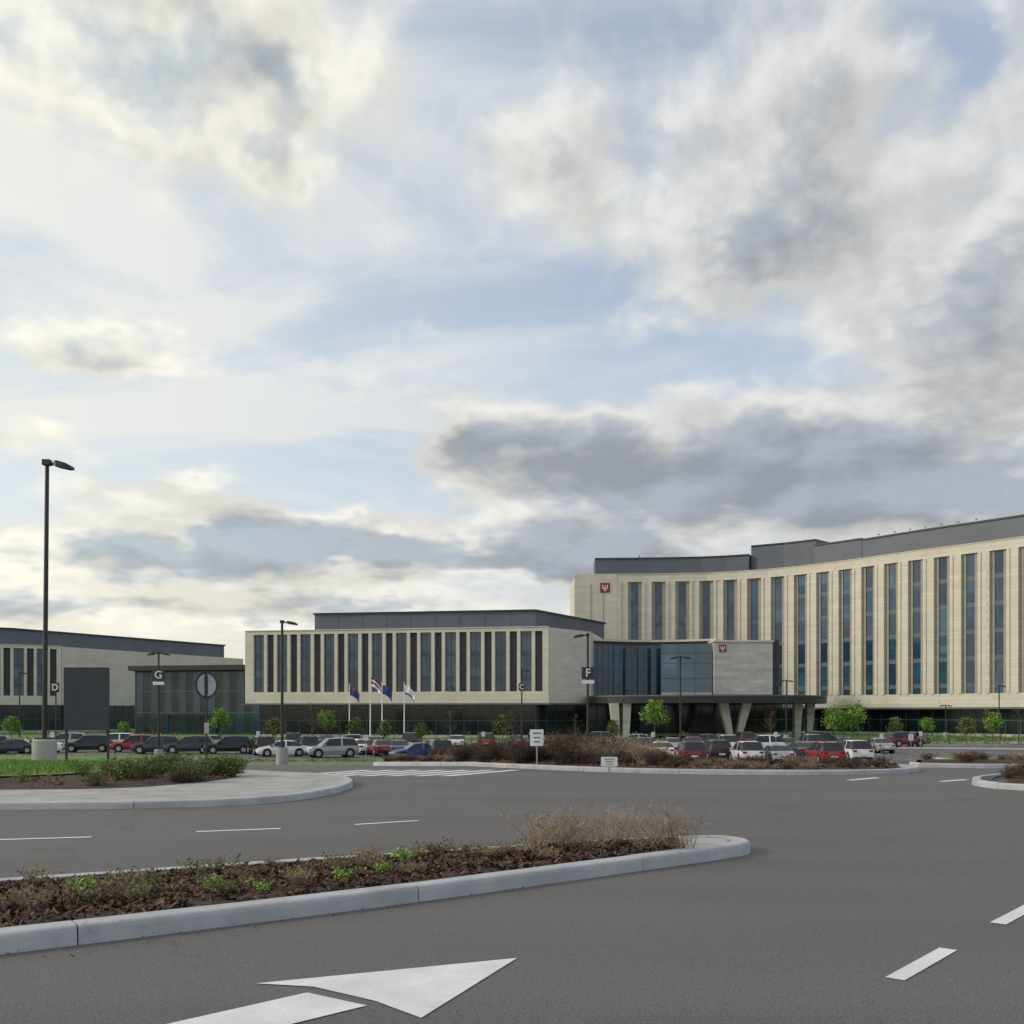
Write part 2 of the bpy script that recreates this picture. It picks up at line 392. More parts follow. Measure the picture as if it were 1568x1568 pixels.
flat('island_nose',[[(1.95,12.35),(2.35,12.55),(2.75,13.05),(2.78,13.38),(2.5,13.5),(2.1,13.42)]],M['concrete'],.149)
def s_vis():
    while True:
        p=s_near()
        if p[0]>-7: return p
chips('mulch_chips',s_vis,18000,.055,M['chip'],.0)
PN=Path(near,8)
def s_deb():
    t=random.uniform(6,20); q=PN.off(t,random.expovariate(7)+.01); return q[0],q[1],.004
chips('road_debris',s_deb,350,.016,M['chip'])
# left island
left=[(-40,18.6),(-20,18.5),(-9.4,18.8),(-6.3,19.2),(-4.7,20.2),(-3.95,22.2),(-3.85,24.8),(-4.6,27.2),(-6.5,28.6),(-10,30.6),(-16,32.5),(-40,33)]
kerb('kerb',left,M['kerb'],.14,.22,3.0)
P=Path(left,6)
flat('sidewalk',[[P.off(P.len*i/60,-.2) for i in range(61)]],M['concrete'],.135)
A=[(-40,21.6),(-20,21.6),(-11.5,21.9),(-8.6,22.4),(-7.4,24.2),(-7.0,26.0)]
B=[(-40,32),(-20,32),(-14,31),(-10.6,29.6),(-8.4,28.1),(-7.3,26.9)]
_,s_left=ruled('mulch_bed',A,B,M['mulch'],120,16,.145,.10,.05,2)
chips('mulch_chips',s_left,5000,.09,M['chip'])
_,s_lawn=ruled('lawn',[(-40,23.2),(-20,23.2),(-13.0,23.9),(-10.2,26.3)],[(-40,31.9),(-20,31.8),(-15.5,31.2),(-10.8,29.3)],M['grass'],60,8,.27,.12,.03)
def grassblades(name,samp,n,h,m):
    vs=[];fs=[]
    for i in range(n):
        x,y,z=samp(); a=random.random()*6.28; w=.014; hh=h*random.uniform(.5,1.2); lx,ly=random.gauss(0,.35)*hh,random.gauss(0,.35)*hh
        o=len(vs); vs+= [(x-math.cos(a)*w,y-math.sin(a)*w,z-.02),(x+math.cos(a)*w,y+math.sin(a)*w,z-.02),(x+lx,y+ly,z+hh)]; fs.append((o,o+1,o+2))
    b=MB(); b.add(vs,fs,m); return b.build(name)
grassblades('grass_blades',s_lawn,36000,.10,M['leaf'])
med=[(-4.6,36.9),(-1.84,34.3),(2.27,30.9),(5,29.6),(7.7,29.1),(10,29.3),(11.6,30.1),(12.5,31.4),(12.2,32.9),(10.5,33.4),(7.7,33.6),(2.6,35.2),(-2,38.4),(-4.4,39.3),(-5.2,38.3),(-4.6,36.9)]
kerb('kerb',med,M['kerb'],.14,.2,3.0)
A=[(-4.6,37.4),(-1.7,34.6),(2.4,31.2),(5,29.9),(7.7,29.4),(10,29.6),(11.6,30.6)]
B=[(-4.6,38.8),(-2,38.1),(2.5,34.9),(5,34),(7.7,33.4),(10,33.2),(11.9,32.4)]
_,s_med=ruled('mulch_bed',A,B,M['mulch'],120,12,.12,.08,.05,2)
chips('mulch_chips',s_med,3500,.1,M['chip'])
ri=[(11.3,23.9),(13,22.9),(20,22.6),(30,22.8),(30,31),(18,31),(13,27.6),(11.4,25.4),(11.3,23.9)]
kerb('kerb',ri,M['kerb'],.14,.2,3.0)
_,s_ri=ruled('mulch_bed',[(11.7,24.1),(13,23.2),(20,22.9),(30,23.1)],[(11.8,25.2),(13.4,27),(19,30.6),(30,30.6)],M['mulch'],60,10,.13,.12,.05,2)
sp=[(13.2,33.2),(15.5,32.6),(17.5,33.2),(18,34.4),(15,34.8),(13.3,34.2),(13.2,33.2)]
kerb('kerb',sp,M['kerb'],.14,.2,3.0)
_,s_sp=ruled('mulch_bed',[(13.4,33.4),(15.5,32.9),(17.6,33.5)],[(13.4,34.0),(15,34.6),(17.7,34.2)],M['mulch'],30,6,.13,.1,.03,2)
def strip(x0,x1,y0,y1,m='grass',h=.13):
    b=MB(); z=zg((y0+y1)/2)
    r=min((y1-y0),(x1-x0))*.45; poly=[]
    for cx,cy,a0 in((x1-r,y0+r,-90),(x1-r,y1-r,0),(x0+r,y1-r,90),(x0+r,y0+r,180)):
        for k in range(6):
            a=math.radians(a0+k*18); poly.append((cx+r*math.cos(a),cy+r*math.sin(a)))
    b.prism(poly,z-.3,z+h,M['kerb'])
    inner=[]
    for k in range(len(poly)):
        p=Vector(poly[k]); q=Vector(poly[(k+1)%len(poly)]); pr=Vector(poly[k-1]); d=(q-pr).normalized(); inner.append((p.x-d.y*.25,p.y+d.x*.25))
    b.add([(p[0],p[1],z+h+.02) for p in inner],[tuple(range(len(inner)))],M[m]); return b.build('planting_strip')
strip(-75,-24,82,91.5); strip(-22,-5,77,82.5); strip(-2,34,93.5,96); strip(36,41,78,90); strip(-75,-20,106,109)
strip(-18,30,108.5,111); strip(-60,60,121.5,125); strip(46,72,84,98); strip(74,120,90,112)
flat('driveway',[[(42,112),(60,106),(90,114),(120,118),(120,121),(88,118.5),(60,111),(44,116)]],M['concrete'],.01)
# ---------------------------------------------------------------- buildings
def facade(b,pts,z0,z1,pattern,topb=.9,botb=1.4,floors=(),sm=0,s0=0,s1=None,endpad=.8,bandm=None,sp=.7):
    P=Path(pts,sm); s1=s1 if s1 is not None else P.len; bandm=bandm or M['cream']
    def seg(a,c,off,za,zb,m,back=-1.4):
        poly=[P.off(a,off),P.off(c,off),P.off(c,back),P.off(a,back)]; b.prism(poly,za,zb,m)
    L=s1-s0; n=max(1,int(round(L/6)))
    for i in range(n):
        a=s0+L*i/n;c=s0+L*(i+1)/n
        seg(a,c,.0,z1-topb,z1,bandm); seg(a,c,.12,z1,z1+.12,bandm)
        if botb: seg(a,c,.0,z0,z0+botb,bandm)
    zlo=z0+botb; zhi=z1-topb
    if endpad: seg(s0,s0+endpad,0,zlo,zhi,bandm); seg(s1-endpad,s1,0,zlo,zhi,bandm)
    t=s0+endpad; per=sum(p[0] for p in pattern); k=max(1,round((L-2*endpad)/per)); sc=(L-2*endpad)/(k*per)
    for _ in range(k):
        for wd,off,m in pattern:
            wd*=sc; mm=M[m]
            seg(t,t+wd,off,zlo,zhi,mm)
            if m.startswith('glass'):
                for fz in floors:
                    seg(t+.02,t+wd-.02,off+.04,fz,fz+sp,M['frame'],off-.2)
                if wd>1.5: seg(t+wd/2-.03,t+wd/2+.03,off+.07,zlo,zhi,M['frame'],off-.2)
            t+=wd
    return P
Zt=EYE+12.55; Zb=EYE+1.3
wingpat=[(.5,0,'cream'),(1.75,-.5,'glass'),(.5,0,'cream'),(1.15,-.5,'slot')]
b=MB(); Lw=(-41.7,160); Rw=(5.4,151.4); Cw=(12.3,160)
facade(b,[Lw,Rw],Zb,Zt,wingpat,topb=.55,botb=1.75,floors=(Zb+3.4,Zb+7.1),endpad=.9)
b.prism([(5.42,151.45),(12.3,160),(16,178),(-10,185),(-41.5,176),(-41.6,161.5),(4.4,153.2)],Zb,Zt-.02,M['cream'])
b.prism([(-42.2,159.9),(5.5,151.1),(6.2,151.6),(12.6,159.8),(10,161),(-40,163)],Zb-.25,Zb-.003,M['grey'])
o_w=empty('hospital_wing'); b.build('facade',o_w)
b=MB()
b.prism([(-31.6,164),(3.6,158),(16.3,181),(10,190),(-30,185)],Zt-.1,EYE+15.55,M['grey'])
b.prism([(-31.8,163.8),(3.7,157.7),(16.7,181),(10,190.3),(-30.2,185.3)],EYE+15.55,EYE+15.8,M['darkm'])
P=Path([(-31.6,164),(3.6,158)])
for i in range(1,9):
    t=P.len*i/9; b.prism([P.off(t,.03),P.off(t+.06,.03),P.off(t+.06,-.1),P.off(t,-.1)],Zt,EYE+15.5,M['frame'])
b.build('roof_screen',o_w)
b=MB()
P=Path([(-40,162.5),(4.2,154.3),(11,161.5),(14,175)])
def gfloor(b,P,z0,z1,step=2.2,m='glassd'):
    n=int(P.len/step)
    for i in range(n):
        a=P.len*i/n;c=P.len*(i+1)/n
        b.prism([P.off(a,0),P.off(c,0),P.off(c,-.5),P.off(a,-.5)],z0,z1,M[m])
        b.prism([P.off(a-.05,.06),P.off(a+.05,.06),P.off(a+.05,-.1),P.off(a-.05,-.1)],z0,z1,M['frame'])
        b.prism([P.off(a+.06,.04),P.off(c-.06,.04),P.off(c-.06,-.1),P.off(a+.06,-.1)],z0+2.6,z0+2.72,M['frame'])
        b.prism([P.off(a+.06,.05),P.off(c-.06,.05),P.off(c-.06,-.1),P.off(a+.06,-.1)],z0,z0+.45,M['stone'])
gfloor(b,P,LOT,Zb-.25); b.build('ground_floor',o_w)
o_l=empty('hospital_wing'); b=MB(); b2=MB()
facade(b,[(-125,172),(-86.5,196.5)],Zb,Zt,wingpat,topb=.55,botb=1.75,floors=(Zb+3.4,Zb+7.1))
b.prism([(-86.45,196.6),(-63.5,242),(-90,262),(-124.5,174),(-88,197.2)],Zb-.02,Zt-.02,M['cream'])
b.build('facade',o_l)
b2.prism([(-135,176),(-97,199),(-70,249),(-90,262),(-110,262)],Zt-.1,EYE+16.0,M['grey'])
b2.prism([(-135.2,175.6),(-96.8,198.6),(-69.6,249),(-90,262.3),(-110,262.3)],EYE+16,EYE+16.3,M['darkm'])
b2.build('roof_screen',o_l)
b=MB(); gfloor(b,Path([(-124,174),(-87.5,198.5),(-66,242)]),LOT,Zb-.02); b.build('ground_floor',o_l)
# glazed link
o_c=empty('glass_link_building'); b=MB()
facade(b,[(-68.5,186),(-43,180)],LOT,EYE+7.3,[(.08,0,'frame'),(1.45,-.05,'glassb'),(.04,0,'frame'),(1.45,-.05,'glassd')],topb=.2,botb=.3,floors=(EYE-.2,EYE+3.6),endpad=.2,bandm=M['darkm'],sp=.14)
b.prism([(-69.4,185.0),(-42,178.8),(-41,192),(-66,200)],EYE+7.43,EYE+8.3,M['darkm'])
b.prism([(-68.4,187.5),(-43,181.5),(-43,190),(-64,205)],LOT,EYE+7.2,M['glassd'])
b.prism([(-63,183.2),(-53,180.8),(-52.6,182.4),(-62.6,184.8)],EYE-.6,EYE-.2,M['darkm'])
for x,y in((-62.6,183.6),(-53.2,181.4)): b.tube((x,y,LOT),(x,y,EYE-.6),.15,.15,M['darkm'])
b.build('glazed_walls',o_c)
# tower
TZ=EYE+27.0; TB=EYE+.75
tp=[(12.3,201.6),(21.3,201.2),(30,200.5),(40.2,198.6),(51,192.5),(59.8,183),(67.4,172.5),(79,158),(88,143),(96,128)]
o_t=empty('hospital_tower'); b=MB()
pat=[(.5,.15,'cream'),(.9,0,'cream'),(.5,.15,'cream'),(.6,-.35,'cream2'),(1.45,-.5,'glass'),(.7,-.35,'cream2')]
TP=facade(b,tp,TB,TZ,pat,topb=1.5,botb=2.2,floors=[TB+3.2+4.3*i for i in range(6)],sm=6,s0=8.3,endpad=.3)
b.prism([TP.off(0,0),TP.off(8.3,.05),TP.off(8.3,-1.4),TP.off(0,-1.4)],TB,TZ+.12,M['cream'])
b.prism([(12.35,202.6),(12.6,222),(40,222),(39,201)],TB,TZ-.3,M['cream'])
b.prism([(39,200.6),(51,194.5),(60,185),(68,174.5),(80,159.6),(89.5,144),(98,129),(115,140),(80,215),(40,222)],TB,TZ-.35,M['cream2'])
for s in (3.2,5.6): b.prism([TP.off(s,.1),TP.off(s+.06,.1),TP.off(s+.06,0),TP.off(s,0)],TB+12,TZ-2,M['frame'])
b.build('facade',o_t)
b=MB()
def scr(px0s,px1s,z,z0=TZ-.4,back=-4.0):
    n=max(2,int((px1s-px0s)/4))
    for i in range(n):
        a=px0s+(px1s-px0s)*i/n;c=px0s+(px1s-px0s)*(i+1)/n
        b.prism([TP.off(a,back),TP.off(c,back),TP.off(c,back-9),TP.off(a,back-9)],z0,z,M['grey'])
        b.prism([TP.off(a,back+.2),TP.off(c,back+.2),TP.off(c,back-9.1),TP.off(a,back-9.1)],z,z+.25,M['darkm'])
T=TP.len
scr(4.2,32.8,EYE+30.6); scr(33,44.5,EYE+32.4,back=-5); scr(44.6,54,EYE+31.2); scr(54.1,T,EYE+31.0)
for i in range(7):
    q=TP.off(56+i*3.1,-6); b.tube((q[0],q[1],EYE+31),(q[0],q[1],EYE+32.0),.05,.04,M['alu'],6)
    b.box((q[0],q[1],EYE+32.0),(.35,.3,.15),M['alu'])
q=TP.off(13,-6); b.tube((q[0],q[1],EYE+30.6),(q[0],q[1],EYE+31.6),.1,.1,M['darkm'],6)
b.build('roof_screen',o_t)
b=MB(); GP=Path([TP.off(t,-2.6) for t in np.linspace(0,T,40)]); gfloor(b,GP,LOT,TB-.02,2.4)
b.prism([TP.off(40,.2)]+[TP.off(t,.2) for t in np.linspace(42,T,20)]+[TP.off(t,-3) for t in np.linspace(T,40,20)],TB-.3,TB-.01,M['grey'])
b.build('ground_floor',o_t)
def logo(b,c,n,s):
    n=Vector((n[0],n[1],0)).normalized(); t=Vector((-n.y,n.x,0)); c=Vector(c)
    def rect(u,v,w,h,o,m):
        q=c+t*u+Vector((0,0,v)); b.prism([tuple((q+t*a+n*d)[:2]) for a,d in((-w/2,o),(w/2,o),(w/2,-.02),(-w/2,-.02))],q.z-h/2,q.z+h/2,m)
    rect(0,0,s,s,.12,M['red']); rect(0,-.05*s,.09*s,.62*s,.16,M['white'])
    rect(-.24*s,.08*s,.09*s,.4*s,.16,M['white']); rect(.24*s,.08*s,.09*s,.4*s,.16,M['white']); rect(0,-.12*s,.4*s,.08*s,.18,M['white']); rect(0,-.33*s,.25*s,.06*s,.18,M['white'])
b=MB(); q=TP.off(6.0,.06); logo(b,(q[0],q[1],EYE+24.4),(0,-1),1.9); b.build('emblem',o_t)
# entrance pavilion
o_p=empty('hospital_entrance_pavilion'); b=MB()
pav=[(12.6,163),(19,166),(26,166),(32.5,163)]
facade(b,pav,EYE+2.0,EYE+11.2,[(.06,0,'frame'),(2.1,-.06,'glassb')],topb=.35,botb=.4,floors=(),sm=6,endpad=.1,bandm=M['darkm'])
PP=Path(pav,6)
for z in (EYE+4.4,EYE+6.8,EYE+9.1):
    for i in range(10):
        a=PP.len*i/10;c=PP.len*(i+1)/10
        b.prism([PP.off(a,.02),PP.off(c,.02),PP.off(c,-.1),PP.off(a,-.1)],z,z+.06,M['frame'])
for i in range(10):
    a=PP.len*i/10;c=PP.len*(i+1)/10
    b.prism([PP.off(a,.25),PP.off(c,.25),PP.off(c,-20),PP.off(a,-20)],EYE+11.33,EYE+11.65,M['cream'])
b.build('curtain_wall',o_p)
b=MB()
b.prism([(31.5,159.5),(40.6,159.5),(40.6,170),(31.5,170)],EYE+2.7,EYE+10.9,M['stone'])
b.prism([(31.3,159.3),(40.8,159.3),(40.8,170.2),(31.3,170.2)],EYE+10.9,EYE+11.15,M['cream'])
rr=[(40.62,160.2)]+[(40.9+1.3*math.sin(a),161.8-1.3*math.cos(a)) for a in np.linspace(0,math.pi/2,7)]+[(42.2,175),(40.62,175)]
b.prism(rr,EYE+2.0,EYE+11.3,M['slot'])
logo(b,(32.8,159.5,EYE+9.9),(0,-1),1.1); b.build('stone_block',o_p)
b=MB()
P=Path([(23.4,161.0),(31.3,160.2)])
gfloor(b,P,EYE+2.6,EYE+10.6,2.0,'glassl')
for z in (EYE+7.6,EYE+9.2): b.prism([P.off(.1,.05),P.off(P.len,.05),P.off(P.len,-.1),P.off(.1,-.1)],z,z+.1,M['frame'])
b.build('glass_bay',o_p)
b=MB(); cp=Path([(11.5,157),(14,149.5),(22,145),(32,143.5),(40,145),(46,151),(48.5,160),(47,172)],8)
poly=[cp.off(cp.len*i/50,0) for i in range(51)]+[(44,180),(14,175)]
b.prism(poly,EYE+1.25,EYE+2.2,M['darkm'])
poly2=[cp.off(cp.len*i/50,.1) for i in range(51)]+[(44,180.2),(14,175.2)]
b.prism(poly2,EYE+2.2,EYE+2.4,M['grey']); b.build('canopy',o_p)
b=MB()
def leg(b,x,y,z0,z1,w0,w1,dx,m,dd=.7):
    vs=[(x-w0/2,y-dd,z0),(x+w0/2,y-dd,z0),(x+w0/2,y+dd,z0),(x-w0/2,y+dd,z0),(x+dx-w1/2,y-dd,z1),(x+dx+w1/2,y-dd,z1),(x+dx+w1/2,y+dd,z1),(x+dx-w1/2,y+dd,z1)]
    b.add(vs,[(0,1,5,4),(1,2,6,5),(2,3,7,6),(3,0,4,7),(4,5,6,7),(3,2,1,0)],m)
leg(b,15.2,148.8,LOT,EYE+1.25,.9,1.3,-.4,M['stone']); leg(b,16.5,149,LOT,EYE+1.25,.9,1.2,.2,M['stone'])
leg(b,31.6,148,LOT,EYE+1.25,.7,1.3,-1.1,M['stone']); leg(b,32.6,148.1,LOT,EYE+1.25,.7,1.3,1.3,M['stone'])
leg(b,42.2,152,LOT,EYE+1.25,.8,1.2,.2,M['stone']); leg(b,45.4,157,LOT,EYE+1.25,.8,1.2,.3,M['stone'])
b.build('canopy_legs',o_p)
b=MB(); gfloor(b,Path([(12,166),(20,170),(34,170),(46,175),(54,190)]),LOT,EYE+1.4,2.0); b.build('lobby_glazing',o_p)
# ---------------------------------------------------------------- street lamps
def lamp(x,y,H,arm=.75,side=1,base=True,r=.085,name='street_lamp',lean=0,zb=None,two=False):
    b=MB(); z=zg(y) if zb is None else zb
    if base:
        b.tube((x,y,z-.2),(x,y,z+.95),.34,.34,M['concrete'],20); b.tube((x,y,z+.95),(x,y,z+1.0),.34,.30,M['concrete'],20); b.box((x,y,z+1.02),(.42,.42,.05),M['darkm'])
    b.tube((x,y,z+(1.0 if base else 0)),(x+lean,y,z+H),r,r*.8,M['darkm'],10)
    b.box((x+lean,y,z+H),(.22,.22,.16),M['darkm'])
    for s in ((side,-side) if two else (side,)):
        b.tube((x+lean,y,z+H-.02),(x+lean+s*arm*.45,y,z+H-.06),.04,.035,M['darkm'],6)
        vs=[];X0=x+lean+s*arm*.3;X1=x+lean+s*arm
        for xx,w,h0,h1 in((X0,.10,-.1,.02),(X0+s*.1,.17,-.13,.04),(X1-s*.15,.18,-.19,-.04),(X1,.13,-.2,-.12)):
            for yy,hh in((-w,h0),(w,h0),(w,h1),(-w,h1)): vs.append((xx,y+yy,z+H+hh))
        fs=[]
        for i in range(3):
            for j in range(4): fs.append((i*4+j,i*4+(j+1)%4,(i+1)*4+(j+1)%4,(i+1)*4+j))
        fs+=[(0,1,2,3),(15,14,13,12)]
        b.add(vs,fs,M['darkm'])
    return b.build(name)
lamp(X(68,30),30,9.1,.75,1,True,.075,lean=.08)
for px,py,D,s,tw in((432,952,60,1,0),(1042,1006,88,-1,1),(1204,1042,135,-1,1),(243,1000,82,-1,1),(799,1026,112,1,0),(900,972,64,-1,0),(1448,1080,150,-1,1),(30,1030,120,1,0),(1530,1050,140,1,0)):
    H=EYE+(HOR-py)/F*D-zg(D)
    lamp(X(px,D),D,H,.9,s,True,.09,two=bool(tw))
def letter_sign(px,py,D,ch,w,h,sub=True,post=False):
    o=empty('parking_zone_sign',(X(px,D),D-.2,EYE+(HOR-py)/F*D))
    b=MB(); b.box((0,0,0),(w,.06,h),M['signg'])
    if sub: b.box((0,0,-h*.72),(w*.95,.05,h*.28),M['white'])
    if post: b.tube((0,.08,-(EYE+(HOR-py)/F*D-zg(D))),(0,.08,h/2),.04,.04,M['darkm'],8)
    else: b.box((0,.1,0),(.12,.16,h*.6),M['darkm'])
    b.build('panel',o)
    c=bpy.data.curves.new('letter','FONT'); c.body=ch; c.size=h*.95; c.align_x='CENTER'; c.align_y='CENTER'; c.extrude=.01; c.offset=.006
    t=bpy.data.objects.new('letter',c); scene.collection.objects.link(t); t.parent=o; t.location=(0,-.045,0); t.rotation_euler=(math.pi/2,0,0); c.materials.append(M['white'])
letter_sign(244,1034,82,'G',.95,.9); letter_sign(900,1031,64,'F',.8,.75); letter_sign(799,1052,112,'C',.7,.8,False); letter_sign(87,1053,60,'D',.42,.55,False,True)
D=31
b=MB(); xa,xb=X(99,D),X(166,D)
b.box(((xa+xb)/2,D,EYE+(HOR-1070)/F*D),(xb-xa+.04,.05,1.9),M['signg'])
for x in (xa+.03,xb-.03):
    b.box((x,D+.06,1.5),(.06,.06,3.2),M['signg'])
for z in (1.5,2.2,2.9): b.box(((xa+xb)/2,D+.045,z),(xb-xa,.03,.05),M['alu'])
b.build('wayfinding_sign')
D=28.5; x=X(316,D); b=MB()
def disc(b,x,y,z,rx,rz,th,m,n=36):
    vs=[(x+rx*math.cos(t),y,z+rz*math.sin(t)) for t in np.linspace(0,2*math.pi,n,endpoint=False)]; vs+=[(p[0],p[1]+th,p[2]) for p in vs]
    b.add(vs,[tuple(range(n)),tuple(range(2*n-1,n-1,-1))]+[(i,(i+1)%n,n+(i+1)%n,n+i) for i in range(n)],m)
zc=EYE+(HOR-1049)/F*D
disc(b,0,.035,zc,.38,.38,.02,M['signg']); disc(b,0,.025,zc,.31,.31,.008,M['alu']); b.box((0,.012,zc),(.09,.02,.5),M['signg'])
for i in range(len(b.v)):
    vx,vy,vz=b.v[i]; b.v[i]=(x+vx*.62,D+vy+vx*.78,vz)
b.tube((x,D,0.1),(x,D,2.9),.03,.03,M['darkm'],8)
b.box((x+.02,D-.045,1.35),(.13,.02,.3),M['alu']); b.tube((x,D,.05),(x,D,.5),.05,.05,M['darkm'],8); b.build('traffic_sign')
def smallsign(px,pt,D,w,h):
    x=X(px,D); z1=EYE+(HOR-pt)/F*D; b=MB(); b.box((x,D,z1-h/2),(w,.02,h),M['white'])
    for k in range(3): b.box((x,D-.014,z1-h*(.22+.26*k)),(w*(.62-.1*k),.006,h*.06),M['signg'])
    b.box((x,D+.02,(z1+zg(D))/2),(.05,.03,z1-zg(D)),M['alu']); b.build('information_sign')
smallsign(822,1117,32.2,.42,.52); smallsign(933,1159,30.0,.48,.28)
for px,D in ((1395,70),(1410,100),(1350,90),(560,84),(1000,96),(80,95),(395,100),(1188,96),(740,98)): smallsign(px,1090+ (1.8-zg(D)-2.1)*F/D,D,.32,.45)
for i,px in enumerate((965,990,1075,1100,1160,1185,1240)):
    b=MB(); x=X(px,138); b.tube((x,138,LOT),(x,138,LOT+.95),.12,.12,M['alu'],12); b.tube((x,138,LOT+.95),(x,138,LOT+1.02),.12,.04,M['alu'],12); b.build('bollard')
def flagpole(px,pt,D,cols):
    x=X(px,D); z1=EYE+(HOR-pt)/F*D; o=empty('flagpole',(x,D,LOT)); H=z1-LOT; b=MB()
    b.tube((0,0,0),(0,0,H),.09,.05,M['white'],10); b.tube((0,0,0),(0,0,.3),.25,.2,M['concrete'],12); b.tube((0,0,H),(0,0,H+.15),.09,.03,M['alu'],8); b.build('pole',o)
    b=MB(); nx,nz=14,8
    for part,(c,za,zb_) in enumerate(cols):
        vs=[];fs=[]
        for i in range(nx+1):
            for j in range(nz+1):
                u=i/nx; v=za+(zb_-za)*j/nz
                vs.append((.08+u*1.25,.2*math.sin(u*9+v*2)*u,H-.25-v*1.2-u*u*1.1))
        for i in range(nx):
            for j in range(nz): q=i*(nz+1)+j; fs.append((q,q+1,q+nz+2,q+nz+1))
        b.add(vs,fs,c)
    b.build('flag',o)
flagpole(535,1048,134,[(M['red'],0,.33),(M['blue'],.33,1)]); flagpole(567,1034,134,[(M['red'],0,.25),(M['white'],.25,.45),(M['red'],.45,.7),(M['white'],.7,1)])
flagpole(585,1046,134,[(M['blue'],0,1)]); flagpole(619,1046,134,[(M['white'],0,.8),(M['blue'],.8,1)])
# ---------------------------------------------------------------- vehicles
def car_mesh(kind,paint):
    b=MB(); p=CP[paint]
    if kind=='sedan': st=[(-2.32,.42,.62,.62,.74),(-2.22,.26,.88,.90,.86),(-1.62,.22,.95,1.0,.90),(-.98,.22,.96,1.38,.91),(-.30,.22,.95,1.45,.92),(-.18,.22,.95,1.45,.92),(.42,.22,.94,1.40,.92),(1.12,.22,.90,.96,.91),(1.95,.24,.78,.80,.88),(2.25,.30,.62,.64,.78),(2.33,.42,.54,.55,.66)]
    else: st=[(-2.25,.42,.72,.74,.80),(-2.2,.30,1.0,1.04,.90),(-2.0,.26,1.06,1.42,.93),(-1.75,.24,1.07,1.68,.94),(-.75,.24,1.05,1.73,.95),(-.62,.24,1.05,1.73,.95),(.35,.24,1.04,1.68,.95),(1.05,.24,1.0,1.06,.94),(1.9,.26,.92,.95,.91),(2.22,.32,.72,.74,.82),(2.3,.45,.6,.61,.70)]
    rings=[]
    for x,zl,zb,zr,w in st:
        cab=zr-zb>.2; wr=w*.78 if cab else w*.93
        rings.append([(x,-w*.94,zl),(x,-w,zl+(zb-zl)*.45),(x,-w*.985,zb-.02),(x,-wr,zr-.04 if cab else zr),(x,-wr*.8,zr+(.015 if cab else .01)),(x,wr*.8,zr+(.015 if cab else .01)),(x,wr,zr-.04 if cab else zr),(x,w*.985,zb-.02),(x,w,zl+(zb-zl)*.45),(x,w*.94,zl)])
    for i in range(len(st)-1):
        ca=st[i][3]-st[i][2]>.2; cb=st[i+1][3]-st[i+1][2]>.2
        A,B=rings[i],rings[i+1]
        for j in range(9):
            m=p
            if j in(2,6) and (ca or cb) and not(abs(st[i+1][0]-st[i][0])<.15): m=M['cglass']
            if j in(3,4,5) and (ca!=cb) : m=M['cglass']
            if kind!='sedan' and i==2 and j in(3,4,5): m=M['cglass']
            b.add([A[j],B[j],B[j+1],A[j+1]],[(0,1,2,3)],m)
        b.add([A[9],B[9],B[0],A[0]],[(0,1,2,3)],M['tyre'])
    b.add(rings[0],[tuple(range(10))],p); b.add(rings[-1],[tuple(range(9,-1,-1))],p)
    wr=.34 if kind=='sedan' else .38
    for x in(-1.4,1.42):
        for s in(-1,1):
            w=.93 if kind=='sedan' else .96
            b.tube((x,s*(w-.3),wr+.03),(x,s*(w-.015),wr+.03),wr+.06,wr+.06,M['tyre'],16)
            b.tube((x,s*(w-.22),wr),(x,s*(w+.01),wr),wr,wr,M['tyre'],16); b.tube((x,s*(w+.005),wr),(x,s*(w+.02),wr),wr*.62,wr*.55,M['alu'],10)
    zt=.78 if kind=='sedan' else .92
    for s in(-1,1):
        b.box((-2.24,s*.64,zt),(.12,.30,.14),M['tl']); b.box((2.14,s*.60,zt-.16),(.22,.34,.12),M['hl'])
        b.box((.85,s*(1.0),1.0 if kind=='sedan' else 1.12),(.16,.18,.13),p)
    b.box((-2.30,0,.62),(.04,.5,.12),M['white']); b.box((2.30,0,.45),(.06,.9,.14),M['tyre']); b.box((-2.25,0,.36),(.12,1.3,.14),M['tyre'])
    me=b.build('tmp'); d=me.data; bpy.data.objects.remove(me); return d
CC={}
def car(px,D,kind,paint,rot):
    k=(kind,paint)
    if k not in CC: CC[k]=car_mesh(kind,paint)
    inst('parked_car',CC[k],(X(px,D),D,zg(D)),math.radians(rot))
R=90
